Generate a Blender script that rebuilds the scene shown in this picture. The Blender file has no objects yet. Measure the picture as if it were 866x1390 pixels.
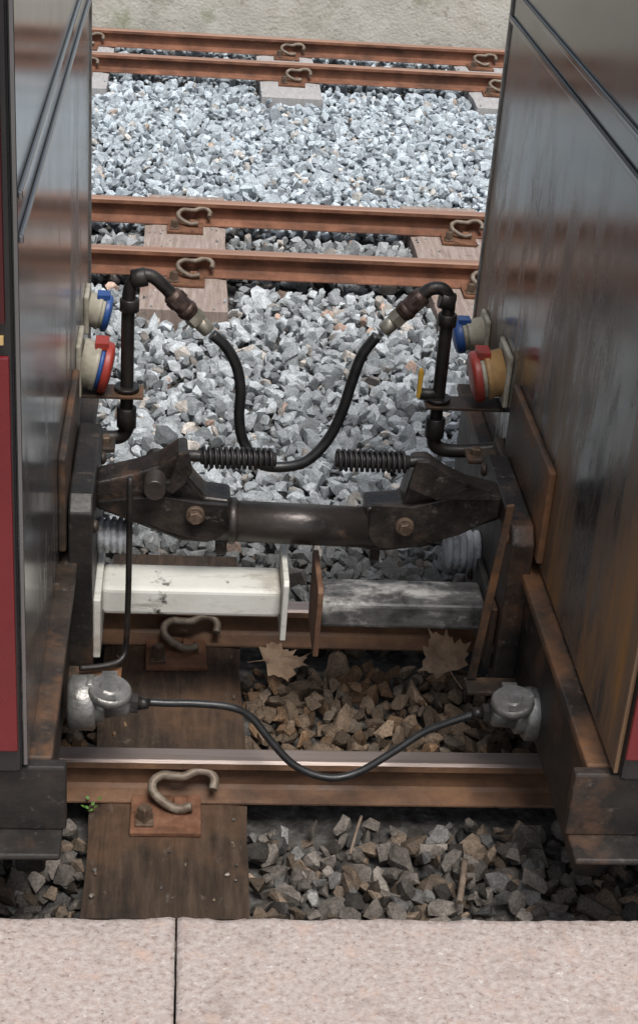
import bpy, bmesh, math, random
import numpy as np
from mathutils import Vector, Matrix, noise
random.seed(7); rng=np.random.default_rng(7)
scene=bpy.context.scene
COL=bpy.context.collection

# ------------------------------------------------------------------ materials
def ramp(nt,stops):
    n=nt.nodes.new("ShaderNodeValToRGB")
    e=n.color_ramp.elements
    while len(e)<len(stops): e.new(0.5)
    for i,(p,c) in enumerate(stops):
        e[i].position=p; e[i].color=(c[0],c[1],c[2],1)
    return n
def mat(name,cols,scale=30,rough=(.5,.7),metal=0.0,bump=.2,stretch=(1,1,1),detail=8,spec=.5,bscale=None,second=None,coat=0,bdist=.002):
    """cols: ramp stops; second: (colour, scale, lo, hi, stretch[, (z_full, z_none)]) overlays of dirt / rust"""
    m=bpy.data.materials.new(name); m.use_nodes=True
    nt=m.node_tree; b=nt.nodes["Principled BSDF"]
    geo=nt.nodes.new("ShaderNodeNewGeometry")
    sep=nt.nodes.new("ShaderNodeSeparateXYZ"); nt.links.new(geo.outputs["Position"],sep.inputs[0])
    mp=nt.nodes.new("ShaderNodeMapping"); mp.inputs["Scale"].default_value=stretch
    nt.links.new(geo.outputs["Position"],mp.inputs["Vector"])
    n=nt.nodes.new("ShaderNodeTexNoise"); n.inputs["Scale"].default_value=scale; n.inputs["Detail"].default_value=detail; n.inputs["Roughness"].default_value=.65
    nt.links.new(mp.outputs[0],n.inputs["Vector"])
    r=ramp(nt,cols); nt.links.new(n.outputs["Fac"],r.inputs[0])
    out=r.outputs[0]
    mr=nt.nodes.new("ShaderNodeMapRange"); mr.inputs[1].default_value=.3; mr.inputs[2].default_value=.7
    mr.inputs[3].default_value=rough[0]; mr.inputs[4].default_value=rough[1]
    nt.links.new(n.outputs["Fac"],mr.inputs[0]); rout=mr.outputs[0]
    mout=None
    if second:
        for ov in (second if isinstance(second,list) else [second]):
            (c2,s2,lo,hi,st2)=ov[:5]
            mp2=nt.nodes.new("ShaderNodeMapping"); mp2.inputs["Scale"].default_value=st2; mp2.inputs["Location"].default_value=(s2*.13,3.1,1.7)
            nt.links.new(geo.outputs["Position"],mp2.inputs["Vector"])
            n2=nt.nodes.new("ShaderNodeTexNoise"); n2.inputs["Scale"].default_value=s2; n2.inputs["Detail"].default_value=10; n2.inputs["Roughness"].default_value=.7
            nt.links.new(mp2.outputs[0],n2.inputs["Vector"])
            k=nt.nodes.new("ShaderNodeMapRange"); k.inputs[1].default_value=lo; k.inputs[2].default_value=hi
            nt.links.new(n2.outputs["Fac"],k.inputs[0]); ko=k.outputs[0]
            if len(ov)>5:
                zf=nt.nodes.new("ShaderNodeMapRange"); zf.inputs[1].default_value=ov[5][0]; zf.inputs[2].default_value=ov[5][1]
                zf.inputs[3].default_value=1; zf.inputs[4].default_value=0; nt.links.new(sep.outputs[2],zf.inputs[0])
                mu=nt.nodes.new("ShaderNodeMath"); mu.operation='MULTIPLY'; nt.links.new(ko,mu.inputs[0]); nt.links.new(zf.outputs[0],mu.inputs[1]); ko=mu.outputs[0]
            mx=nt.nodes.new("ShaderNodeMix"); mx.data_type='RGBA'
            nt.links.new(ko,mx.inputs[0]); nt.links.new(out,mx.inputs[6]); mx.inputs[7].default_value=(*c2,1)
            out=mx.outputs[2]
            rm=nt.nodes.new("ShaderNodeMix"); nt.links.new(ko,rm.inputs[0]); nt.links.new(rout,rm.inputs[2]); rm.inputs[3].default_value=.75
            rout=rm.outputs[0]
            if metal>0:
                mm=nt.nodes.new("ShaderNodeMix"); nt.links.new(ko,mm.inputs[0])
                if mout is None: mm.inputs[2].default_value=metal
                else: nt.links.new(mout,mm.inputs[2])
                mm.inputs[3].default_value=0; mout=mm.outputs[0]
    nt.links.new(out,b.inputs["Base Color"]); nt.links.new(rout,b.inputs["Roughness"])
    if mout is not None: nt.links.new(mout,b.inputs["Metallic"])
    else: b.inputs["Metallic"].default_value=metal
    b.inputs["Specular IOR Level"].default_value=spec
    b.inputs["Coat Weight"].default_value=coat
    if bump>0:
        nb=nt.nodes.new("ShaderNodeTexNoise"); nb.inputs["Scale"].default_value=bscale or scale*4; nb.inputs["Detail"].default_value=6
        nt.links.new(mp.outputs[0],nb.inputs["Vector"])
        bp=nt.nodes.new("ShaderNodeBump"); bp.inputs["Strength"].default_value=bump; bp.inputs["Distance"].default_value=bdist
        nt.links.new(nb.outputs["Fac"],bp.inputs["Height"]); nt.links.new(bp.outputs[0],b.inputs["Normal"])
    return m
RUST=mat("rusty_rail",[(.3,(.09,.042,.026)),(.5,(.19,.083,.048)),(.7,(.28,.13,.078))],scale=14,rough=(.6,.85),bump=.4,bscale=180,spec=.3,
         second=((.055,.03,.022),9,.50,.75,(.5,1,1)))
RUSTNEAR=mat("rusty_brown_rail",[(.3,(.075,.042,.026)),(.5,(.155,.082,.046)),(.7,(.24,.13,.07))],scale=16,rough=(.5,.8),bump=.4,bscale=180,spec=.35,
         second=((.05,.033,.025),8,.50,.75,(.4,1,1)))
HEADMAT=mat("worn_rail_head",[(.3,(.19,.14,.12)),(.6,(.30,.245,.22)),(.8,(.40,.35,.33))],scale=6,rough=(.34,.55),metal=.5,bump=.15,bscale=120,stretch=(.3,6,1))
HEADRUST=mat("rusty_rail_head",[(.3,(.23,.125,.085)),(.6,(.34,.20,.14)),(.8,(.42,.28,.21))],scale=6,rough=(.45,.65),metal=.15,bump=.15,bscale=120,stretch=(.3,6,1))
RUSTPLATE=mat("rusty_fastening",[(.3,(.07,.034,.020)),(.5,(.15,.070,.040)),(.7,(.22,.11,.065))],scale=40,rough=(.7,.9),bump=.5,bscale=300,spec=.25)
CLIPM=mat("spring_clip_steel",[(.3,(.09,.06,.042)),(.55,(.20,.16,.12)),(.75,(.32,.30,.25))],scale=60,rough=(.45,.7),metal=.3,bump=.3,bscale=400)
WOODN=mat("dark_sleeper_wood",[(.25,(.022,.016,.012)),(.5,(.050,.034,.024)),(.75,(.09,.060,.042))],scale=14,rough=(.7,.95),bump=.9,bscale=30,stretch=(6,.8,1),spec=.2,bdist=.004,
          second=[((.12,.066,.038),4,.52,.72,(1,1,1)),((.016,.013,.012),9,.52,.72,(1,1,1)),((.10,.08,.065),70,.60,.7,(1,.5,1))])
WOODM=mat("weathered_sleeper_wood",[(.25,(.20,.15,.125)),(.5,(.31,.245,.21)),(.75,(.42,.35,.31))],scale=14,rough=(.75,.95),bump=.7,bscale=30,stretch=(7,.7,1),spec=.2,bdist=.004,
          second=[((.22,.12,.08),5,.54,.75,(1,1,1)),((.12,.10,.09),50,.58,.7,(1,.5,1))])
CONC=mat("pale_sleeper",[(.3,(.30,.29,.28)),(.7,(.44,.42,.41))],scale=30,rough=(.8,.95),bump=.4,bscale=200,stretch=(3,.8,1),spec=.2)
WALLM=mat("old_concrete_wall",[(.25,(.36,.34,.29)),(.5,(.50,.47,.41)),(.75,(.60,.58,.53))],scale=7,rough=(.85,.98),bump=.6,bscale=90,spec=.15,bdist=.006,
          second=[((.18,.20,.09),4,.56,.72,(1,1,1)),((.26,.23,.19),22,.55,.7,(1,1,2))])
PLAT=mat("pink_granite_coping",[(.3,(.20,.15,.13)),(.42,(.36,.295,.265)),(.6,(.44,.38,.35)),(.8,(.55,.50,.47))],scale=120,rough=(.7,.9),bump=.7,bscale=160,spec=.25,bdist=.003,
          second=[((.22,.17,.145),14,.54,.8,(1,1,1)),((.09,.075,.07),190,.60,.67,(1,1,1)),((.46,.33,.27),30,.54,.7,(1,1,1)),((.60,.56,.53),90,.6,.7,(1,1,1))])
PAVE=mat("platform_paving",[(.3,(.25,.22,.20)),(.7,(.4,.36,.33))],scale=60,rough=(.8,.95),bump=.4,bscale=160)
STEEL_R=mat("grimy_dark_steel",[(.25,(.10,.10,.102)),(.5,(.14,.14,.14)),(.75,(.18,.178,.175))],scale=1.6,rough=(.10,.20),metal=.85,bump=.03,bscale=6,stretch=(1,1.4,.8),
          second=[((.045,.036,.030),4,.50,.80,(1,1.6,.7),(.45,.95)),((.26,.125,.035),2.4,.46,.66,(1,2.8,.45),(.38,.78)),((.13,.06,.025),30,.52,.66,(1,1.6,.5),(.27,.50))])
STEEL_L=mat("grey_satin_steel",[(.25,(.18,.18,.185)),(.5,(.24,.24,.245)),(.75,(.30,.30,.30))],scale=1.6,rough=(.12,.24),metal=.85,bump=.03,bscale=6,stretch=(1,1.4,.8),
          second=[((.06,.047,.038),4,.50,.80,(1,1.6,.7),(.40,.9)),((.12,.06,.03),30,.54,.70,(1,1.6,.5),(.27,.45))])
BLACKP=mat("black_gloss_paint",[(.3,(.010,.010,.011)),(.7,(.020,.019,.019))],scale=8,rough=(.2,.35),bump=.03)
REDP=mat("deep_red_paint",[(.3,(.115,.005,.008)),(.7,(.15,.007,.011))],scale=5,rough=(.22,.35),bump=.03,coat=.3)
REDD=mat("dark_red_gloss",[(.3,(.045,.004,.006)),(.7,(.06,.006,.008))],scale=5,rough=(.2,.3),bump=0)
GOLDP=mat("gold_line_paint",[(.3,(.42,.28,.10)),(.7,(.50,.35,.15))],scale=30,rough=(.35,.5),bump=0)
UNDER=mat("dirty_black_underframe",[(.25,(.009,.008,.008)),(.5,(.022,.019,.017)),(.75,(.05,.040,.033))],scale=12,rough=(.38,.62),metal=.2,bump=.35,bscale=150,
          second=[((.12,.055,.025),6,.54,.74,(1,1,1)),((.09,.07,.055),60,.58,.7,(1,1,1))])
LEDGE=mat("grimy_frame_steel",[(.25,(.022,.017,.014)),(.5,(.050,.038,.030)),(.75,(.10,.072,.055))],scale=14,rough=(.38,.65),metal=.3,bump=.4,bscale=150,
          second=[((.19,.085,.035),6,.47,.66,(1,1,1)),((.10,.08,.065),60,.58,.7,(1,1,1))])
RUSTFACE=mat("rusty_buffer_face",[(.25,(.06,.035,.025)),(.5,(.15,.075,.042)),(.75,(.26,.15,.09))],scale=30,rough=(.6,.85),metal=.1,bump=.4,bscale=200)
CAST=mat("greasy_cast_iron",[(.25,(.012,.011,.010)),(.5,(.032,.027,.024)),(.75,(.085,.064,.052))],scale=22,rough=(.26,.52),metal=.45,bump=.6,bscale=110,
          second=[((.13,.065,.034),9,.56,.74,(1,1,1)),((.11,.09,.075),45,.60,.70,(1,1,1))])
BAR=mat("brown_black_drawbar",[(.25,(.022,.018,.017)),(.5,(.052,.043,.038)),(.75,(.12,.095,.082))],scale=10,rough=(.26,.50),metal=.5,bump=.4,bscale=100,stretch=(.5,1,1),
          second=[((.02,.016,.014),30,.56,.7,(1,1,1)),((.13,.075,.045),12,.58,.74,(1,1,1))])
BOLTM=mat("rusty_bolt",[(.3,(.07,.045,.030)),(.7,(.19,.13,.09))],scale=80,rough=(.5,.75),metal=.4,bump=.3)
WHITEP=mat("dirty_white_paint",[(.30,(.38,.35,.29)),(.42,(.60,.58,.52)),(.8,(.70,.69,.65))],scale=10,rough=(.45,.65),bump=.2,bscale=120,
          second=[((.05,.04,.033),22,.60,.67,(1,1,1)),((.25,.17,.10),6,.54,.8,(.5,1,1)),((.30,.27,.22),60,.56,.75,(.2,1,1))])
WORNB=mat("worn_black_white_paint",[(.3,(.03,.028,.027)),(.48,(.12,.115,.11)),(.62,(.50,.48,.45))],scale=26,rough=(.4,.65),bump=.3,bscale=160,stretch=(.5,1,1),
          second=((.015,.014,.013),10,.46,.60,(1,1,1)))
BOOT=mat("limed_grey_boot",[(.3,(.12,.12,.13)),(.5,(.34,.35,.37)),(.75,(.58,.59,.61))],scale=40,rough=(.5,.8),bump=.3,second=((.08,.075,.07),18,.50,.68,(1,1,1)))
RUB=mat("black_rubber_hose",[(.3,(.009,.009,.009)),(.7,(.024,.023,.023))],scale=60,rough=(.30,.46),bump=.15,bscale=400)
PIPE=mat("black_iron_pipe",[(.3,(.012,.011,.011)),(.7,(.038,.032,.028))],scale=30,rough=(.33,.55),metal=.3,bump=.3,bscale=300,second=((.09,.05,.03),20,.60,.75,(1,1,1)))
BRASSD=mat("brown_hose_coupling",[(.3,(.04,.027,.023)),(.7,(.11,.07,.058))],scale=60,rough=(.35,.55),metal=.5,bump=.3)
GALV=mat("galvanised_fitting",[(.3,(.26,.23,.17)),(.7,(.48,.45,.38))],scale=60,rough=(.3,.5),metal=.7,bump=.2)
ALU=mat("cast_aluminium",[(.25,(.10,.095,.088)),(.5,(.25,.24,.225)),(.75,(.40,.39,.37))],scale=28,rough=(.32,.55),metal=.7,bump=.4,bscale=200,
          second=((.06,.05,.042),16,.48,.70,(1,1,1)))
SPRING=mat("dark_spring",[(.3,(.016,.015,.015)),(.7,(.04,.036,.036))],scale=60,rough=(.4,.6),metal=.4,bump=.1)
REDPL=mat("red_plastic",[(.3,(.28,.030,.02)),(.7,(.36,.045,.03))],scale=30,rough=(.35,.5),bump=.05,second=((.08,.05,.04),25,.55,.8,(1,1,1)))
BLUEPL=mat("blue_plastic",[(.3,(.018,.060,.21)),(.7,(.027,.09,.29))],scale=30,rough=(.35,.5),bump=.05,second=((.08,.07,.07),25,.55,.8,(1,1,1)))
CREAM=mat("cream_plastic",[(.3,(.33,.30,.23)),(.7,(.48,.44,.36))],scale=30,rough=(.45,.6),bump=.05,second=((.10,.075,.05),20,.48,.75,(1,1,1)))
AMBER=mat("amber_plastic",[(.3,(.36,.20,.08)),(.7,(.45,.28,.12))],scale=30,rough=(.4,.55),bump=.05,second=((.12,.08,.05),20,.48,.75,(1,1,1)))
YEL=mat("yellow_handle",[(.3,(.50,.28,.03)),(.7,(.60,.36,.06))],scale=40,rough=(.4,.55),bump=.05)
LEAFM=mat("dry_leaf",[(.3,(.20,.12,.07)),(.5,(.35,.235,.15)),(.75,(.48,.36,.24))],scale=30,rough=(.7,.9),bump=.4,bscale=120)
TWIG=mat("dry_twig",[(.3,(.10,.07,.05)),(.7,(.25,.19,.14))],scale=60,rough=(.8,.95),bump=.4)
GREEN=mat("weed_green",[(.3,(.05,.13,.02)),(.7,(.10,.22,.04))],scale=60,rough=(.5,.7),bump=0)
GROUND=mat("ballast_bed",[(.3,(.03,.027,.025)),(.5,(.08,.075,.07)),(.75,(.17,.16,.15))],scale=45,rough=(.9,1),bump=1,bscale=60,bdist=.01,spec=.2)

def stonemat(name,speck):
    m=bpy.data.materials.new(name); m.use_nodes=True; nt=m.node_tree; b=nt.nodes["Principled BSDF"]
    at=nt.nodes.new("ShaderNodeAttribute"); at.attribute_name="stone_colour"
    geo=nt.nodes.new("ShaderNodeNewGeometry")
    n=nt.nodes.new("ShaderNodeTexNoise"); n.inputs["Scale"].default_value=260; n.inputs["Detail"].default_value=5; n.inputs["Roughness"].default_value=.75
    nt.links.new(geo.outputs["Position"],n.inputs["Vector"])
    r=ramp(nt,[(.33,(speck[0],)*3),(.5,(.85,.85,.85)),(.68,(speck[1],)*3)]); nt.links.new(n.outputs["Fac"],r.inputs[0])
    n2=nt.nodes.new("ShaderNodeTexNoise"); n2.inputs["Scale"].default_value=55; n2.inputs["Detail"].default_value=4
    nt.links.new(geo.outputs["Position"],n2.inputs["Vector"])
    r2=ramp(nt,[(.3,(.72,.72,.72)),(.7,(1.12,1.12,1.12))]); nt.links.new(n2.outputs["Fac"],r2.inputs[0])
    a=nt.nodes.new("ShaderNodeMix"); a.data_type='RGBA'; a.blend_type='MULTIPLY'; a.inputs[0].default_value=1
    nt.links.new(at.outputs["Color"],a.inputs[6]); nt.links.new(r.outputs[0],a.inputs[7])
    c=nt.nodes.new("ShaderNodeMix"); c.data_type='RGBA'; c.blend_type='MULTIPLY'; c.inputs[0].default_value=1
    nt.links.new(a.outputs[2],c.inputs[6]); nt.links.new(r2.outputs[0],c.inputs[7])
    nt.links.new(c.outputs[2],b.inputs["Base Color"]); b.inputs["Roughness"].default_value=.8; b.inputs["Specular IOR Level"].default_value=.3
    bp=nt.nodes.new("ShaderNodeBump"); bp.inputs["Strength"].default_value=.6; bp.inputs["Distance"].default_value=.002
    nt.links.new(n.outputs["Fac"],bp.inputs["Height"]); nt.links.new(bp.outputs[0],b.inputs["Normal"])
    return m
STONEG=stonemat("crushed_granite",(.5,1.25)); STONEB=stonemat("dirty_crushed_stone",(.45,1.3))

# ------------------------------------------------------------------ object helpers
def thing(name,loc,label,cat,group=None):
    e=bpy.data.objects.new(name,None); COL.objects.link(e); e.location=loc; e.empty_display_size=.05
    e["label"]=label; e["category"]=cat
    if group: e["group"]=group
    return e
def wloc(o):
    v=Vector(o.location)
    while o.parent: o=o.parent; v=v+Vector(o.location)
    return v
def mk(name,V,F,m,parent=None,smooth=None,bevel=0,seg=2,label=None,cat=None,group=None,kind=None,mats=None,fm=None):
    V=[Vector(v) for v in V]
    lo=Vector((min(v.x for v in V),min(v.y for v in V),min(v.z for v in V))); hi=Vector((max(v.x for v in V),max(v.y for v in V),max(v.z for v in V)))
    c=(lo+hi)/2
    me=bpy.data.meshes.new(name); me.from_pydata([v-c for v in V],[],F)
    for mm in (mats or [m]): me.materials.append(mm)
    if fm: me.polygons.foreach_set("material_index",fm)
    if smooth is not None:
        me.polygons.foreach_set("use_smooth",[bool(s) for s in smooth] if not isinstance(smooth,bool) else [smooth]*len(F))
    bm=bmesh.new(); bm.from_mesh(me); bmesh.ops.recalc_face_normals(bm,faces=bm.faces); bm.to_mesh(me); bm.free()
    me.update()
    o=bpy.data.objects.new(name,me); COL.objects.link(o)
    if parent: o.parent=parent; o.location=c-wloc(parent)
    else: o.location=c
    if bevel:
        b=o.modifiers.new("bevel","BEVEL"); b.width=bevel; b.segments=seg; b.limit_method='ANGLE'; b.angle_limit=.6
    if label: o["label"]=label
    if cat: o["category"]=cat
    if group: o["group"]=group
    if kind: o["kind"]=kind
    return o
def gbox(x0,x1,y0,y1,z0,z1):
    V=[(x,y,z) for x in (x0,x1) for y in (y0,y1) for z in (z0,z1)]
    F=[(0,1,3,2),(4,6,7,5),(0,4,5,1),(2,3,7,6),(0,2,6,4),(1,5,7,3)]
    return V,F
def box(name,x0,x1,y0,y1,z0,z1,m,parent=None,bevel=.003,**k):
    V,F=gbox(x0,x1,y0,y1,z0,z1); return mk(name,V,F,m,parent,bevel=bevel,**k)
def merge(*gs):
    V=[];F=[];S=[]
    for g in gs:
        o=len(V); V+=list(g[0]); F+=[tuple(i+o for i in f) for f in g[1]]; S+=list(g[2]) if len(g)>2 else [False]*len(g[1])
    return V,F,S
def gprism(poly,axis,a,b):
    n=len(poly)
    def p(u,w,t):
        return {'X':(t,u,w),'Y':(u,t,w),'Z':(u,w,t)}[axis]
    V=[p(u,w,a) for u,w in poly]+[p(u,w,b) for u,w in poly]
    F=[tuple(range(n)),tuple(range(2*n-1,n-1,-1))]+[(i,(i+1)%n,n+(i+1)%n,n+i) for i in range(n)]
    return V,F,[False]*len(F)
def glathe(o,d,prof,n=24,flat=False):
    o=Vector(o); d=Vector(d).normalized(); a=d.orthogonal().normalized(); b=d.cross(a)
    V=[];F=[];S=[]
    for t,r in prof:
        for i in range(n):
            an=2*math.pi*(i+.5)/n; V.append(o+d*t+(a*math.cos(an)+b*math.sin(an))*r)
    for k in range(len(prof)-1):
        dr=abs(prof[k][1]-prof[k+1][1]); dt=abs(prof[k][0]-prof[k+1][0])
        for i in range(n):
            j=(i+1)%n; F.append((k*n+i,k*n+j,(k+1)*n+j,(k+1)*n+i)); S.append((dt>=dr*.3) and not flat)
    F.append(tuple(range(n))[::-1]); S.append(False)
    F.append(tuple((len(prof)-1)*n+i for i in range(n))); S.append(False)
    return V,F,S
def gcyl(o,d,L,r,n=24,c=.0015,flat=False):
    return glathe(o,d,[(0,r-c),(c,r),(L-c,r),(L,r-c)],n,flat)
def catmull(P,res):
    P=[Vector(p) for p in P]; Q=[P[0]*2-P[1]]+P+[P[-1]*2-P[-2]]; out=[]
    for i in range(1,len(Q)-2):
        for k in range(res):
            t=k/res; a,b,c,d=Q[i-1:i+3]
            out.append(.5*((2*b)+(c-a)*t+(2*a-5*b+4*c-d)*t*t+(3*b-a-3*c+d)*t**3))
    out.append(P[-1]); return out
def gtube(P,r,n=12,res=8,rf=None,sm=True):
    pts=catmull(P,res) if res>1 else [Vector(p) for p in P]
    V=[];F=[];S=[];N=len(pts)
    t0=(pts[1]-pts[0]).normalized(); a=t0.orthogonal().normalized()
    for i,p in enumerate(pts):
        t=(pts[min(i+1,N-1)]-pts[max(i-1,0)]).normalized()
        a=(a-t*a.dot(t)).normalized(); b=t.cross(a)
        rr=r*(rf(i/(N-1)) if rf else 1)
        for k in range(n):
            an=2*math.pi*k/n; V.append(p+(a*math.cos(an)+b*math.sin(an))*rr)
    for i in range(N-1):
        for k in range(n):
            j=(k+1)%n; F.append((i*n+k,i*n+j,(i+1)*n+j,(i+1)*n+k)); S.append(sm)
    F.append(tuple(range(n))[::-1]); F.append(tuple((N-1)*n+k for k in range(n))); S+=[False,False]
    return V,F,S
def mg(name,g,m,parent=None,**k):
    V,F,S=merge(g) if not isinstance(g,list) else merge(*g)
    return mk(name,V,F,m,parent,smooth=S,**k)

# ------------------------------------------------------------------ ground, wall, platform
mk("ground",[(-300,-300,-.115),(300,-300,-.115),(300,300,-.115),(-300,300,-.115)],[(0,1,2,3)],GROUND,kind="structure")
PZ=.10; PE=-.427
def coping(x0,x1):
    prof=[(PE-.42,-.11),(PE-.42,PZ-.003),(PE-.417,PZ),(PE-.30,PZ),(PE-.15,PZ),(PE-.05,PZ),(PE-.014,PZ-.0005),(PE-.006,PZ-.002),(PE-.002,PZ-.006),(PE,PZ-.014),(PE,PZ-.06),(PE,-.11)]
    n=len(prof); nx=150; V=[];F=[];S=[]
    for i in range(nx+1):
        x=x0+(x1-x0)*i/nx
        cut=.0022 if i in (0,nx) else 0
        for j,(y,z) in enumerate(prof):
            e=noise.noise(Vector((x*22,j*.35,5)))*.0022+noise.noise(Vector((x*70,j*.6,9)))*.0016
            k=1 if 5<=j<=10 else .25
            V.append((x,y+(e*k if j>5 else 0),z-cut+(e*k*.7 if 2<=j<=9 else 0)))
    for i in range(nx):
        for j in range(n):
            l=(j+1)%n; F.append((i*n+j,i*n+l,(i+1)*n+l,(i+1)*n+j)); S.append(True if 2<=j<=9 else False)
    F.append(tuple(range(n))); F.append(tuple(nx*n+j for j in range(n))); S+=[False,False]
    mk("coping_stone",V,F,PLAT,smooth=S,label="pinkish granite coping stone along the platform edge",cat="coping stone",group="coping stones of the platform edge")
x=-2.983
for i in range(6):
    coping(x+.0025,x+1.0); x+=1.0
box("platform",-6,6,-8,PE-.424,-.11,PZ-.004,PAVE,bevel=0,kind="structure")
wv=[];wf=[]
nx=160
for j,(yy,zz) in enumerate([(4.60,-.12),(4.60,.0),(4.605,.10),(4.61,.22),(4.62,.33),(4.66,.345),(4.9,.345),(4.9,-.12)]):
    for i in range(nx+1):
        xx=-4+8.5*i/nx
        dn=noise.noise(Vector((xx*3,j*.7,2)))*.012
        wv.append((xx,yy+(dn if j<6 else 0),zz+(dn*.5 if 0<j<6 else 0)))
for j in range(7):
    for i in range(nx):
        a=j*(nx+1)+i; wf.append((a,a+1,a+nx+2,a+nx+1))
mk("boundary_wall",wv,wf,WALLM,smooth=True,label="low weathered pale concrete wall beside the furthest track",cat="wall")

# ------------------------------------------------------------------ rails
RC=[-.015,.366,1.971,2.352,3.935,4.316]
SLZ=-.0615
def rail(yc,label,near):
    half=[(0.0,0.0),(.012,-.0003),(.0165,-.003),(.0172,-.012),(.014,-.0155),(.0048,-.020),(.0042,-.032),(.0046,-.046),(.010,-.0505),(.029,-.056),(.0305,-.058),(.0305,-.0605)]
    prof=[(y,z) for y,z in half]+[(-y,z) for y,z in reversed(half[1:])]
    n=len(prof); V=[];F=[];S=[];FM=[]
    for x in (-4.0,4.5):
        for y,z in prof: V.append((x,yc+y,z))
    for i in range(n):
        j=(i+1)%n; F.append((i,j,n+j,n+i)); S.append(False)
        FM.append(1 if (prof[i][1]>-.0031 and prof[j][1]>-.0031) else 0)
    F.append(tuple(range(n))); F.append(tuple(range(n,2*n))); S+=[False]*2; FM+=[0,0]
    return mk("rail",V,F,None,smooth=S,mats=[RUSTNEAR,HEADMAT] if near else [RUST,HEADRUST],fm=FM,label=label,cat="rail",group="steel rails of the three tracks")
for i,y in enumerate(RC):
    rail(y,["brown rusty rail with a worn shiny head beside the platform","brown rusty rail with worn head under the couplings",
            "orange rusty rail of the empty middle track","orange rusty rail of the empty middle track",
            "orange rusty rail of the track beside the wall","orange rusty rail of the track beside the wall"][i],i<2)
# ------------------------------------------------------------------ sleepers
SL=[]
def sleeper(xc,y0,y1,m,label,w=.105,top=SLZ):
    V,F=[],[]
    x0,x1=xc-w,xc+w
    SL.append((x0,x1,y0,y1))
    ny=24;nxx=8
    for j in range(ny+1):
        for i in range(nxx+1):
            xx=x0+(x1-x0)*i/nxx; yy=y0+(y1-y0)*j/ny
            ed=.004*noise.noise(Vector((yy*9,xc*5,i*.2)))
            if i in(0,nxx): xx+=ed
            zz=top-abs(.0015*noise.noise(Vector((xx*60,yy*6,xc))))-(.003 if i in (0,nxx) or j in (0,ny) else 0)
            V.append((xx,yy,zz))
    for j in range(ny):
        for i in range(nxx):
            a=j*(nxx+1)+i; F.append((a,a+1,a+nxx+2,a+nxx+1))
    ring=[i for i in range(nxx+1)]+[j*(nxx+1)+nxx for j in range(1,ny+1)]+[ny*(nxx+1)+i for i in range(nxx-1,-1,-1)]+[j*(nxx+1) for j in range(ny-1,0,-1)]
    b=len(V)
    for k in ring: V.append((V[k][0],V[k][1],-.135))
    for k in range(len(ring)):
        l=(k+1)%len(ring); F.append((ring[k],ring[l],b+l,b+k))
    return mk("sleeper",V,F,m,smooth=False,label=label,cat="railway sleeper",group="sleepers under the tracks")
sleeper(.008,-.26,.62,WOODN,"dark brown timber sleeper under the couplings")
for xc in (-.70,.012,.722,1.44): sleeper(xc,1.735,2.585,WOODM,"weathered light brown timber sleeper of the middle track")
for xc in (-.37,.368,1.115,1.86): sleeper(xc,3.70,4.545,CONC,"pale grey sleeper of the track beside the wall")

# ------------------------------------------------------------------ fastenings
CP=[(259,1117),(240,1117),(220,1107),(207,1093),(207,1080),(219,1073),(234,1076),(248,1077),(263,1070),(279,1068),(289,1076),(287,1090)]
CH=[.004,.0,.0,.0,.001,.003,.005,.006,.006,.004,.001,.0]
def fastening(x,yc,label):
    e=thing("rail_fastening",(x,yc-.03,SLZ),label,"rail fastening","rail fastenings on the sleepers")
    V,F=gbox(x-.047,x+.047,yc-.098,yc+.058,SLZ,SLZ+.008); mk("base_plate",V,F,RUSTPLATE,e,bevel=.002)
    P=[]
    for i,(a,b) in enumerate(CP):
        v=(1092-b)/1000; u=(a-245)/1000
        P.append((x+.020+u, yc-.036+v*.9, SLZ+.028+v*.5+CH[i]))
    mg("spring_clip",gtube(P,.0062,10,6),CLIPM,e)
    mg("shoulder",gprism([(yc-.062,SLZ+.007),(yc-.030,SLZ+.007),(yc-.030,SLZ+.016),(yc-.045,SLZ+.024),(yc-.06,SLZ+.020)],'X',x+.010,x+.028),RUSTPLATE,e,bevel=.002)
    b1=[gbox(x-.040,x-.016,yc-.088,yc-.062,SLZ+.008,SLZ+.012)+([False]*6,), glathe((x-.028,yc-.075,SLZ+.011),(0,.1,1),[(0,.011),(.018,.0105),(.021,.008)],4,True)]
    mg("bolt",b1,BOLTM,e,bevel=.001)
    mg("bolt",[glathe((x+.008,yc+.044,SLZ+.007),(0,0,1),[(0,.010),(.014,.0095),(.017,.007)],6,True)],RUSTPLATE,e)
    return e
LAB1="rusty base plate and bent spring clip on a dark sleeper"
f0=fastening(.004,RC[0],LAB1)
def copything(e,dx,dy,label=None,rz=0):
    n=e.copy(); COL.objects.link(n); n.location=(e.location.x+dx,e.location.y+dy,e.location.z); n.rotation_euler=(0,0,rz)
    if label: n["label"]=label
    for c in list(e.children):
        k=c.copy(); k.parent=n; COL.objects.link(k)
    return n
copything(f0,.008,RC[1]-RC[0],LAB1,.03)
LAB2="rusty base plate and spring clip on a light timber sleeper"; LAB3="rusty base plate and spring clip on a pale grey sleeper"
for xx in (-.70,.016,.745,1.45):
    for r in (2,3): copything(f0,xx-.004+random.uniform(-.004,.004),RC[r]-RC[0],LAB2,random.uniform(-.05,.05))
for xx in (-.37,.372,1.105,1.85):
    for r in (4,5): copything(f0,xx-.004+random.uniform(-.004,.004),RC[r]-RC[0],LAB3,random.uniform(-.05,.05))

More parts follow.
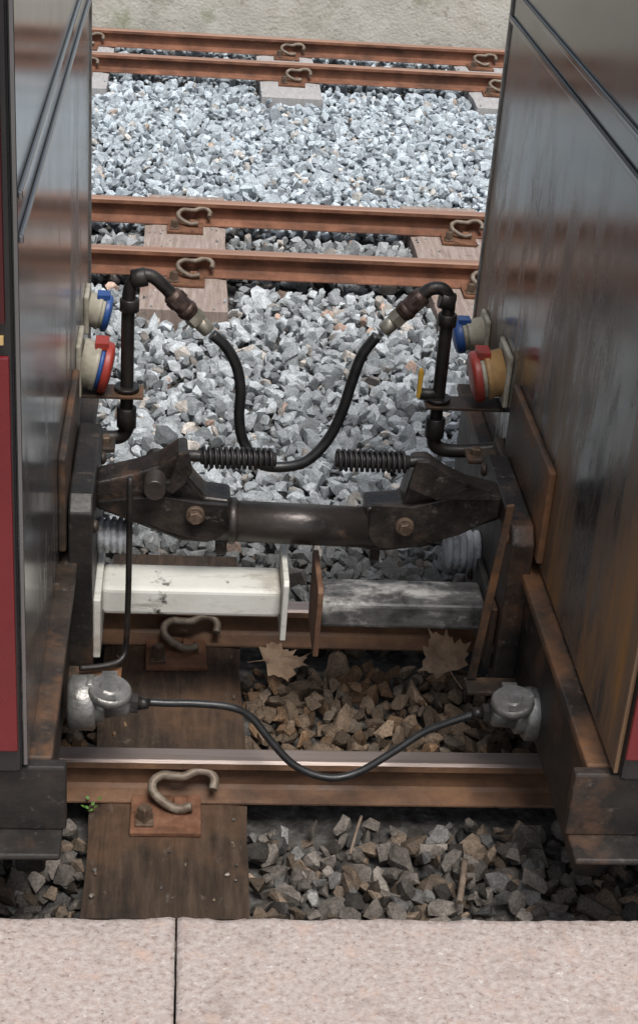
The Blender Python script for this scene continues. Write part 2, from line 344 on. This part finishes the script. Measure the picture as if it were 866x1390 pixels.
# ------------------------------------------------------------------ ballast stones
TPL=[]
for k in range(36):
    bm=bmesh.new()
    n=random.randint(12,19)
    ay=random.uniform(.68,.9); az_=random.uniform(.5,.75)
    for i in range(n):
        v=Vector((random.gauss(0,1),random.gauss(0,1),random.gauss(0,1))).normalized()*random.uniform(.85,1.12)
        bm.verts.new((v.x*1.08,v.y*ay,v.z*az_))
    bmesh.ops.convex_hull(bm,input=bm.verts)
    loose=[v for v in bm.verts if not v.link_faces]
    bmesh.ops.delete(bm,geom=loose,context='VERTS')
    bmesh.ops.triangulate(bm,faces=bm.faces)
    bm.verts.index_update()
    TPL.append((np.array([v.co[:] for v in bm.verts]),np.array([[v.index for v in f.verts] for f in bm.faces])))
    bm.free()
def randrot(n):
    q=rng.normal(size=(n,4)); q/=np.linalg.norm(q,axis=1)[:,None]
    w,x,y,z=q.T
    return np.stack([1-2*(y*y+z*z),2*(x*y-z*w),2*(x*z+y*w),2*(x*y+z*w),1-2*(x*x+z*z),2*(y*z-x*w),2*(x*z-y*w),2*(y*z+x*w),1-2*(x*x+y*y)],axis=1).reshape(n,3,3)
def stones(name,x0,x1,y0,y1,size,colfn,m,layers=((-.104,1.0),(-.090,.90)),sp=.80,jz=.005):
    C=[];Sz=[]
    for z0,den in layers:
        d=size*sp/math.sqrt(den)
        gx=np.arange(x0,x1,d); gy=np.arange(y0,y1,d*.9)
        X,Y=np.meshgrid(gx,gy); X=X+(np.arange(len(gy))%2)[:,None]*d*.5
        X=X.ravel()+rng.uniform(-.5,.5,X.size)*d; Y=Y.ravel()+rng.uniform(-.5,.5,Y.size)*d
        Z=z0+rng.normal(0,jz,X.size)
        s=size*.5*np.exp(rng.normal(0,.29,X.size))
        keep=np.ones(X.size,bool)
        for a,b,c,e in SL:
            keep&=~((X>a-s*.45)&(X<b+s*.45)&(Y>c-s*.45)&(Y<e+s*.45))
        for r in RC: keep&=~(np.abs(Y-r)<.030+s*.35)
        keep&=~(Y<PE+.02)
        keep&=~(Y>4.585)
        X,Y,Z,s=X[keep],Y[keep],Z[keep],s[keep]
        C.append(np.stack([X,Y,Z],1)); Sz.append(s)
    for a,b,c,e in SL:
        if not (y0-.3<(c+e)/2<y1+.2): continue
        k=30; X=rng.uniform(a+.005,b-.005,k); Y=rng.uniform(max(c,y0),min(e,y1),k)
        edge=rng.random(k)<.6; X=np.where(edge,np.where(rng.random(k)<.5,a+rng.random(k)**2*.04,b-rng.random(k)**2*.04),X)
        s=rng.uniform(.0022,.0058,k); ok=np.ones(k,bool)
        for r in RC: ok&=np.abs(Y-r)>.035
        C.append(np.stack([X,Y,SLZ+s*.35],1)[ok]); Sz.append(s[ok])
    C=np.concatenate(C); Sz=np.concatenate(Sz); n=len(C)
    R=randrot(n); col=colfn(n,C)
    VV=[];FF=[];CC=[];off=0
    ti=rng.integers(0,len(TPL),n)
    for k,(tv,tf) in enumerate(TPL):
        idx=np.where(ti==k)[0]
        if not len(idx): continue
        v=np.einsum('nij,mj->nmi',R[idx],tv)*Sz[idx][:,None,None]+C[idx][:,None,:]
        f=tf[None]+(np.arange(len(idx))*len(tv))[:,None,None]+off
        VV.append(v.reshape(-1,3)); FF.append(f.reshape(-1,3)); CC.append(np.repeat(col[idx],len(tv),axis=0)); off+=len(idx)*len(tv)
    V=np.concatenate(VV).astype(np.float32);F=np.concatenate(FF).astype(np.int32);CO=np.concatenate(CC)
    me=bpy.data.meshes.new(name); me.vertices.add(len(V)); me.vertices.foreach_set("co",V.ravel())
    me.loops.add(F.size); me.loops.foreach_set("vertex_index",F.ravel())
    me.polygons.add(len(F)); me.polygons.foreach_set("loop_start",np.arange(0,F.size,3,dtype=np.int32))
    me.update(calc_edges=True); me.validate()
    a=me.color_attributes.new("stone_colour",'FLOAT_COLOR','POINT')
    a.data.foreach_set("color",np.concatenate([CO,np.ones((len(CO),1))],1).astype(np.float32).ravel())
    me.polygons.foreach_set("use_smooth",[False]*len(F))
    me.materials.append(m)
    o=bpy.data.objects.new(name,me); COL.objects.link(o); o["kind"]="stuff"
    return o
def col_grey(n,C):
    v=np.clip(rng.normal(.57,.15,n),.18,.82)
    t=np.tile(np.array([.90,1.0,1.06]),(n,1))
    w=rng.random(n); t[w<.05]=[1.04,.98,.90]; t[w>.994]=[1.12,.9,.74]
    return v[:,None]*t
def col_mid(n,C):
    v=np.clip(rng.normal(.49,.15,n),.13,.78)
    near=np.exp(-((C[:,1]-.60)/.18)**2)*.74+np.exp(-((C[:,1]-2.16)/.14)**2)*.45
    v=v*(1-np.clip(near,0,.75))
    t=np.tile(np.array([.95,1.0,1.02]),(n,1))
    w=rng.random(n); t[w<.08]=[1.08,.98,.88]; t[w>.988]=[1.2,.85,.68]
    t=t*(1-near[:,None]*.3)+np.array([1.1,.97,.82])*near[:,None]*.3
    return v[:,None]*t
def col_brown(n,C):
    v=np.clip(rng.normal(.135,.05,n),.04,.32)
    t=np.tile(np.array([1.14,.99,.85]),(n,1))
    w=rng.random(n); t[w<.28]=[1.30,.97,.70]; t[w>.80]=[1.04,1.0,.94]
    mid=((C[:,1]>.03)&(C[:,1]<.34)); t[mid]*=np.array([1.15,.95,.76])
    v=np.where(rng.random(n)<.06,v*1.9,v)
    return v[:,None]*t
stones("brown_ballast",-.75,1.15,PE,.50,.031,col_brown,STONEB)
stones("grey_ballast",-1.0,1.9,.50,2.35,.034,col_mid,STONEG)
stones("pale_ballast",-1.4,2.6,2.35,4.59,.031,col_grey,STONEG)

# ------------------------------------------------------------------ carriages
XL,XR=-.147,.501
def carriage(sgn,XE,steel,label):
    X=lambda d: XE+sgn*d
    def bx(name,d0,d1,*a,**k):
        a0,a1=sorted((X(d0),X(d1))); return box(name,a0,a1,*a,**k)
    e=thing("passenger_carriage",(X(-1.3),.19,-.01),label,"railway carriage","coupled carriages beside the platform")
    bx("body_shell",-2.6,-.006,-.366,.746,.240,1.60,BLACKP,e,bevel=.006)
    bx("end_panel",-.006,0,-.358,.740,.246,1.59,steel,e,bevel=.002)
    for z0 in (.842,.884): bx("end_moulding",.0,.005,-.358,.740,z0,z0+.009,steel,e,bevel=.002)
    bx("corner_trim",-.012,.003,.738,.752,.238,1.60,ALU,e,bevel=.002)
    bx("side_panel",-2.5,-.009 if sgn>0 else -.006,-.372,-.366,.275,.735,REDP,e,bevel=.002)
    bx("gold_line",-2.5,-.014,-.371,-.366,.747,.755,GOLDP,e,bevel=0)
    bx("upper_side_panel",-2.5,-.012,-.372,-.366,.768,1.2,REDD,e,bevel=.002)
    bx("headstock",-.02,.014,-.33,.70,.070,.232,UNDER,e,bevel=.004)
    bx("frame_ledge",-.01,.024,-.335,.705,.226,.240,LEDGE,e,bevel=.003)
    s=[gbox(*sorted((X(-2.5),X(.040))),-.350,-.334,.150,.238)+([False]*6,),gbox(*sorted((X(-2.5),X(.036))),-.392,-.334,.142,.150)+([False]*6,)]
    mg("side_sill",s,UNDER,e,bevel=.003)
    bx("inner_frame",-2.4,-.02,-.20,.58,.10,.22,UNDER,e)
    bx("stiffener_plate",.0,.010,.07,.35,.262,.402,LEDGE,e,bevel=.003)
    zt=.335 if sgn>0 else .305
    P=[(.08,.055),(.34,.055),(.34,zt-.02),(.31,zt),(.10,zt),(.08,zt-.02)]
    a0,a1=sorted((X(.012),X(.044)))
    mg("draft_plate",gprism(P,'X',a0,a1),UNDER,e,bevel=.003)
    for yy in (.11,.31):
        for zz in (.10,.28):
            mg("rivet",[glathe((X(.043),yy,zz),(sgn,0,0),[(0,.010),(.005,.009),(.008,.005)],12)],LEDGE,e)
    bx("lug",.012,.060,.36,.40,.262,.270,LEDGE,e,bevel=.002)
    bx("lug",.0,.014,.35,.41,.235,.285,LEDGE,e,bevel=.002)
    mg("bolt",[glathe((X(.046),.38,.270),(0,0,1),[(0,.009),(.009,.0085),(.011,.006)],6,True)],BOLTM,e)
    return e,X
carL,XLf=carriage(1,XL,STEEL_L,"black and red carriage with grey steel end wall")
carR,XRf=carriage(-1,XR,STEEL_R,"black and red carriage with rust streaked dark steel end wall")

def arcpts(c,r,a0,a1,n): return [(c[0]+r*math.cos(a0+(a1-a0)*i/n),c[1]+r*math.sin(a0+(a1-a0)*i/n)) for i in range(n+1)]
def socket(parent,X,sgn,y,z,r,L,lidm,bodym,bandm,tilt=-.22):
    dv=Vector((sgn,0,tilt)).normalized()
    a0,a1=sorted((X(0),X(.008)))
    p=mk("electrical_socket",*gbox(a0,a1,y-r*1.08,y+r*1.08,z-r*1.12,z+r*1.12),CREAM,parent,bevel=.003)
    o=Vector((X(.004),y,z))
    mg("socket_body",glathe(o,dv,[(0,r*.98),(L*.38,r*.93),(L*.42,r*1.0),(L*.55,r*1.0)],28),bodym,p)
    mg("socket_ring",glathe(o+dv*(L*.552),dv,[(0,r*.92),(L*.14,r*.92)],28),bandm,p)
    mg("socket_lid",[glathe(o+dv*(L*.69),dv,[(0,r*1.04),(L*.18,r*1.04),(L*.26,r*.95),(L*.31,r*.6)],28),
        (lambda c:gbox(c.x-.010,c.x+.010,y-r*.4,y+r*.4,c.z+r*.85,c.z+r*1.18)+([False]*6,))(o+dv*(L*.70))],lidm,p,bevel=.001)
socket(carL,XLf,1,.45,.368,.038,.048,REDPL,CREAM,BLUEPL)
socket(carL,XLf,1,.63,.380,.029,.038,BLUEPL,CREAM,CREAM)
socket(carR,XRf,-1,.45,.376,.038,.052,REDPL,AMBER,CREAM)
socket(carR,XRf,-1,.63,.366,.027,.052,BLUEPL,CREAM,CREAM)

def buffer(parent,x0,x1,z0,z1,m,xp,sg,zp0,zp1,label):
    b=box("buffer",x0,x1,.135,.205,z0,z1,m,parent,bevel=.007,seg=3,label=label)
    pl=gprism([(.118,zp0),(.222,zp0),(.228,zp1-.006),(.222,zp1),(.118,zp1),(.112,zp1-.006)],'X',*sorted((xp,xp+.008*sg)))
    mg("buffer_face",pl,m if sg>0 else RUSTFACE,b,bevel=.0015)
    return b
b1=buffer(carL,-.093,.156,.124,.168,WHITEP,.156,1,.098,.197,"white painted square buffer tube, chipped")
box("buffer_foot",-.103,-.093,.10,.24,.075,.170,WHITEP,b1,bevel=.002)
b2=buffer(carR,.212,.447,.110,.152,WORNB,.212,-1,.072,.187,"black buffer tube with worn whitish top")
box("buffer_foot",.447,.456,.10,.24,.07,.17,UNDER,b2,bevel=.002)
def boot(parent,x0,sg,z,L,y=.27,r=.030):
    pr=[]; n=5
    for i in range(n):
        t=L*i/n; d=L/n
        pr+=[(t,r*.80),(t+d*.3,r),(t+d*.7,r),(t+d*.98,r*.80)]
    mg("ribbed_boot",glathe((x0,y,z),(sg,0,0),pr,24),BOOT,parent)
boot(carL,-.103,1,.216,.046,.20,.026); boot(carR,.458,-1,.160,.052,.28,.030)

mg("release_rod",[gtube([(-.055,.08,.372),(-.055,.08,.30),(-.055,.08,.20),(-.057,.08,.115),(-.063,.07,.094),(-.085,.06,.090),(-.118,.05,.092)],.0042,10,6)],PIPE,carL)
box("release_bracket",-.135,-.062,.03,.075,.074,.079,LEDGE,carL,bevel=.001)
mg("release_handle",gprism([(.440,.352),(.450,.354),(.430,.075),(.418,.075)],'Y',.066,.072),LEDGE,carR,bevel=.001)
box("release_bracket",.415,.495,.04,.076,.066,.072,LEDGE,carR,bevel=.001)

# ------------------------------------------------------------------ coupling drawbar
cp=thing("coupling_drawbar",(.18,.19,.21),"greasy dark cast iron drawbar joining both carriages","coupling")
mg("bar",[glathe((.055,.19,.250),(.24,0,-.006),[(0,.029),(.24,.029)],32),
          glathe((.078,.19,.250),(.24,0,-.006),[(0,.030),(.002,.0325),(.010,.0325),(.012,.030)],32)],BAR,cp)
LJ=[(-.104,.312),(-.055,.326),(-.02,.340),(.006,.360),(.018,.362),(.022,.322),(.045,.294),(.080,.290),(.083,.232),(.05,.220),(.015,.222),(-.035,.242),(-.104,.270)]
RJ=[(.268,.284),(.318,.290),(.330,.350),(.352,.352),(.380,.332),(.410,.318),(.458,.306),(.458,.270),(.41,.250),(.36,.224),(.30,.214),(.270,.216)]
mg("jaw",gprism(LJ,'Y',.175,.225),CAST,cp,bevel=.005,seg=3)
mg("jaw",gprism(RJ,'Y',.175,.225),CAST,cp,bevel=.005,seg=3)
LP=[(-.100,.290),(-.06,.296),(-.01,.300),(.04,.292),(.076,.290),(.080,.246)]+arcpts((.048,.262),.030,-.35,-1.7,6)+[(.0,.244),(-.045,.262),(-.100,.280)]
mg("jaw_plate",gprism(LP,'Y',.160,.168),CAST,cp,bevel=.002)
RP=[(.274,.298),(.33,.296),(.40,.316),(.452,.312),(.452,.284),(.40,.252),(.34,.232)]+arcpts((.300,.255),.028,-1.57,-3.0,5)
mg("jaw_plate",gprism(RP,'Y',.160,.168),CAST,cp,bevel=.002)
mg("tension_bracket",gprism([(-.03,.326),(-.004,.330),(.006,.372),(.020,.375),(.026,.345),(.014,.322),(.0,.31)],'Y',.150,.158),CAST,cp,bevel=.002)
mg("tension_bracket",gprism([(.322,.328),(.328,.372),(.346,.372),(.386,.346),(.436,.330),(.436,.314),(.36,.312)],'Y',.150,.158),CAST,cp,bevel=.002)
mg("pin",[gcyl((-.024,.140,.320),(0,1,0),.10,.0150,24)],BAR,cp)
def boltg(x,z,r=.010,y=.150):
    return [gcyl((x,y+.003,z),(0,1,0),.02,r*1.3,24,.001),glathe((x,y-.005,z),(0,1,0),[(0,r*.85),(.0015,r),(.012,r)],6,True)]
mg("bolt",boltg(.032,.275),BOLTM,cp); mg("bolt",boltg(.322,.266),BOLTM,cp)
mg("locking_pin",[gbox(.062,.078,.178,.200,.200,.222)+([False]*6,)],CAST,cp,bevel=.002)
mg("locking_pin",[gbox(.280,.294,.178,.200,.196,.218)+([False]*6,)],CAST,cp,bevel=.002)
def coil(x0,x1,y,z,r=.0135,w=.0026,turns=13):
    P=[]
    n=turns*14
    for i in range(n+1):
        t=i/n; a=2*math.pi*turns*t; P.append((x0+(x1-x0)*t,y+r*math.cos(a),z+r*math.sin(a)))
    return gtube(P,w,7,1)
mg("tension_spring",[coil(.039,.136,.17,.358),gcyl((.036,.17,.358),(1,0,0),.103,.0100,16)],SPRING,cp)
mg("tension_spring",[coil(.222,.317,.17,.360),gcyl((.219,.17,.360),(1,0,0),.102,.0100,16)],SPRING,cp)
mg("tension_rod",gtube([(.012,.165,.360),(.025,.17,.360),(.045,.17,.358)],.008,10,4),PIPE,cp)
mg("tension_rod",gtube([(.312,.17,.360),(.340,.17,.361),(.362,.165,.352),(.382,.160,.334)],.008,10,5),PIPE,cp)

# ------------------------------------------------------------------ air brake hose
hs=thing("brake_hose",(.17,.45,.21),"black air brake hose looping between iron pipes on both carriages","brake hose")
Y=.45
mg("hose",gtube([(.052,Y,.420),(.072,Y,.402),(.090,Y,.370),(.098,Y,.33),(.098,Y,.285),(.106,Y,.245),(.130,Y-.01,.213),(.165,Y-.01,.206),(.205,Y-.01,.218),(.237,Y,.252),(.255,Y,.30),(.266,Y,.35),(.278,Y,.395),(.298,Y,.428)],.0084,14,8),RUB,hs)
def pipe(S):
    if S<0:
        up=[(-.073,Y,.262),(-.073,Y,.35),(-.073,Y,.44),(-.071,Y,.485),(-.060,Y,.506),(-.040,Y,.508),(-.020,Y,.492),(-.006,Y,.476)]
        foot=[(-.145,Y,.246),(-.11,Y,.243),(-.083,Y,.245),(-.073,Y,.258),(-.073,Y,.275)]; xc=-.073; a=Vector((-.012,Y,.482)); d=Vector((.068,0,-.066)).normalized()
    else:
        up=[(.401,Y,.262),(.401,Y,.32),(.401,Y,.40),(.401,Y,.46),(.400,Y,.49),(.390,Y,.506),(.372,Y,.506),(.355,Y,.492)]
        foot=[(.51,Y,.246),(.455,Y,.240),(.420,Y,.240),(.403,Y,.25),(.401,Y,.272)]; xc=.401; a=Vector((.362,Y,.497)); d=Vector((-.068,0,-.074)).normalized()
    mg("iron_pipe",gtube(up,.0100,14,7),PIPE,hs)
    mg("iron_pipe",gtube(foot,.0110,14,6),PIPE,hs)
    ux=up[3][0]
    for gg in (gcyl((xc,Y,.262),(0,0,1),.034,.0150,16),
        gcyl((ux,Y,.452 if S<0 else .448),(.0,0,1),.020,.0145,16),
        gcyl(Vector(up[4])-Vector((.008*(-S),0,.004)),(-S,0,.25),.022,.0143,16),
        glathe((xc,Y,.325),(0,0,1),[(0,.019),(.006,.019)],16)): mg("pipe_fitting",[gg],PIPE,hs)
    mg("hose_coupling",[gcyl(a,d,.046,.0145,20,.003),glathe(a+d*.008,d,[(0,.0165),(.012,.0165)],6,True),gcyl(a+d*.030,d,.01,.0160,20)],BRASSD,hs)
    mg("hose_ferrule",[glathe(a+d*.046,d,[(0,.0150),(.014,.0150)],6,True),gcyl(a+d*.060,d,.022,.0115,16)],GALV,hs)
pipe(-1); pipe(1)
box("pipe_bracket",-.147,-.048,Y-.022,Y+.022,.318,.323,LEDGE,hs,bevel=.001)
box("pipe_bracket",.380,.501,Y-.022,Y+.022,.318,.323,LEDGE,hs,bevel=.001)
mg("valve_handle",[gprism([(.366,.33),(.373,.33),(.374,.375),(.370,.381),(.366,.376)],'Y',Y-.008,Y-.001)],YEL,hs,bevel=.002)
mg("valve_body",[gcyl((.401,Y,.335),(-1,0,0),.03,.009,14)],PIPE,hs)

# ------------------------------------------------------------------ jumper cable
jc=thing("jumper_cable",(.19,-.06,.0),"black jumper cable sagging between two aluminium plugs","cable")
YC=-.055
mg("cable",gtube([(-.022,YC,.114),(.0,YC,.113),(.04,YC,.113),(.085,YC,.108),(.112,YC,.092),(.140,YC-.01,.060),(.172,YC-.02,.030),(.215,YC-.025,.015),(.255,YC-.02,.020),(.300,YC-.01,.046),(.34,YC,.072),(.37,YC,.088),(.39,YC,.097),(.410,YC,.105)],.0052,12,8),RUB,jc)
def plug(x0,sg,z):
    p=mg("plug_housing",[gcyl((x0,YC,z),(sg,0,0),.036,.036,32,.004),gcyl((x0+sg*.034,YC,z),(sg,0,0),.014,.027,28,.002),
        glathe((x0+sg*.046,YC,z),(sg,0,0),[(0,.020),(.03,.017),(.034,.012)],24)],ALU,jc)
    c=Vector((x0+sg*.052,YC-.008,z+.018))
    mg("plug_lid",[glathe(c,(sg*.15,-.12,1),[(0,.026),(.003,.029),(.010,.029),(.013,.026),(.0131,.014),(.016,.012)],28),
        gbox(c.x-.010,c.x+.010,YC-.034,YC+.030,z+.022,z+.029)+([False]*6,),
        gcyl((x0+sg*.028,YC-.012,z+.030),(0,1,0),.024,.007,14)],ALU,p)
    mg("cable_gland",[glathe((x0+sg*.080,YC,z),(sg,0,-.02),[(0,.0135),(.010,.0135)],6,True),glathe((x0+sg*.090,YC,z),(sg,0,-.02),[(0,.009),(.014,.007)],14)],PIPE,p)
plug(-.126,1,.112); plug(.506,-1,.106)

# ------------------------------------------------------------------ leaves, twigs, weed
def leaf(name,c,size,rot,tilt,curl,label,seed):
    L=[(-90,.34),(-62,.46),(-38,.74),(-24,.60),(-12,.76),(-4,.72),(4,1.0),(11,.80),(18,.76),(28,.84),(38,.62),(48,.80),(54,.76),(60,.98),(67,.80),(74,.84),(80,.94),(86,.90),(90,1.14)]
    pts=[(math.radians(a),r) for a,r in L]+[(math.radians(180-a),r*random.uniform(.8,1.02)) for a,r in reversed(L[:-1])]
    V=[(0,0,0)];F=[];n=len(pts)
    def h(x,y): return curl*(x*x*.55+.45*y*y)+.35*noise.noise(Vector((x*1.6,y*1.6,seed)))+.12*noise.noise(Vector((x*5,y*5,seed)))-.08*abs(math.sin(math.atan2(y,x)*2.5))*math.hypot(x,y)
    for k in (.25,.5,.75,1.0):
        for a,r in pts:
            rr=k*(.8*(1-k)+r*k)
            x=rr*math.cos(a); y=rr*math.sin(a); V.append((x,y,h(x,y)))
    for i in range(n):
        j=(i+1)%n; F.append((0,1+i,1+j))
        for q in range(3): F.append((1+q*n+i,1+(q+1)*n+i,1+(q+1)*n+j,1+q*n+j))
    Mx=Matrix.Rotation(tilt[0],4,'X')@Matrix.Rotation(tilt[1],4,'Y')@Matrix.Rotation(rot,4,'Z')
    st=gtube([(0,-.25,.02),(.02,-.6,.03),(.08,-1.0,.08)],.018,6,4)
    V2,F2,S2=merge((V,F,[True]*len(F)),st)
    return mk(name,[Vector(c)+Mx@(Vector(v)*size) for v in V2],F2,LEAFM,smooth=S2,label=label,cat="dry leaf",group="dead leaves on the ballast")
leaf("dry_leaf",(.168,.292,-.052),.050,math.radians(-75),(.20,.12),.30,"flat pale brown maple leaf lying on the ballast",3.3)
leaf("dry_leaf",(.425,.262,-.030),.050,math.radians(25),(.75,-.30),.8,"curled brown maple leaf standing against the rail",9.4)
for P in ([(.246,-.145,-.060),(.258,-.105,-.052),(.266,-.08,-.05)],[(.378,-.235,-.058),(.388,-.195,-.052),(.394,-.165,-.05)]):
    mg("twig",gtube(P,.0022 if P[0][0]<.3 else .0045,7,4),TWIG,label="dry twig lying on the brown ballast",cat="twig",group="twigs on the ballast")
wv=[];wf=[]
for i in range(9):
    a=i*2.4; c=Vector((-.098+.007*math.cos(a)*(i/5),-.06+.007*math.sin(a)*(i/5),-.062+.002*i)); b=len(wv)
    u=Vector((math.cos(a),math.sin(a),.5))*.006; w=Vector((-math.sin(a),math.cos(a),.1))*.003
    wv+=[c,c+u*.5+w,c+u,c+u*.5-w]; wf.append((b,b+1,b+2,b+3))
mk("weed_plant",wv,wf,GREEN,label="tiny green weed sprouting in the ballast",cat="weed")

# ------------------------------------------------------------------ light
w=bpy.data.worlds.new("World"); scene.world=w; w.use_nodes=True; nt=w.node_tree
sky=nt.nodes.new("ShaderNodeTexSky"); sky.sky_type='NISHITA'; sky.sun_disc=False
EL,AZ=math.radians(66),math.radians(165)
sky.sun_elevation=EL; sky.sun_rotation=AZ; sky.dust_density=3; sky.air_density=1.2
hsv=nt.nodes.new("ShaderNodeHueSaturation"); hsv.inputs["Saturation"].default_value=.5
nt.links.new(sky.outputs[0],hsv.inputs["Color"]); bg=nt.nodes["Background"]; nt.links.new(hsv.outputs[0],bg.inputs[0]); bg.inputs[1].default_value=.15
sd=bpy.data.lights.new("sun","SUN"); sd.energy=3.1; sd.angle=math.radians(22); sd.color=(1,.98,.95)
so=bpy.data.objects.new("sun",sd); COL.objects.link(so)
dirv=Vector((math.sin(AZ)*math.cos(EL),math.cos(AZ)*math.cos(EL),math.sin(EL)))
so.rotation_euler=dirv.to_track_quat('Z','Y').to_euler()

# ------------------------------------------------------------------ camera
f,pt,yw,ro,H,Yc=2182.28,0.48421,0.10221,-0.07784,1.35556,1.76932
fw=Vector((math.sin(yw)*math.cos(pt),math.cos(yw)*math.cos(pt),-math.sin(pt)))
r0=Vector((math.cos(yw),-math.sin(yw),0)); u0=r0.cross(fw)
r=r0*math.cos(ro)-u0*math.sin(ro); u=r0*math.sin(ro)+u0*math.cos(ro)
cd=bpy.data.cameras.new("camera"); cd.sensor_fit='VERTICAL'; cd.sensor_height=36; cd.lens=f/1390*36; cd.shift_y=-45/1390
cd.clip_start=.05; cd.clip_end=1000
co=bpy.data.objects.new("camera",cd); COL.objects.link(co)
co.matrix_world=Matrix((( r.x,u.x,-fw.x,0),(r.y,u.y,-fw.y,-Yc),(r.z,u.z,-fw.z,H),(0,0,0,1)))
scene.camera=co
scene.view_settings.view_transform='Standard'; scene.view_settings.look='None'; scene.view_settings.exposure=0
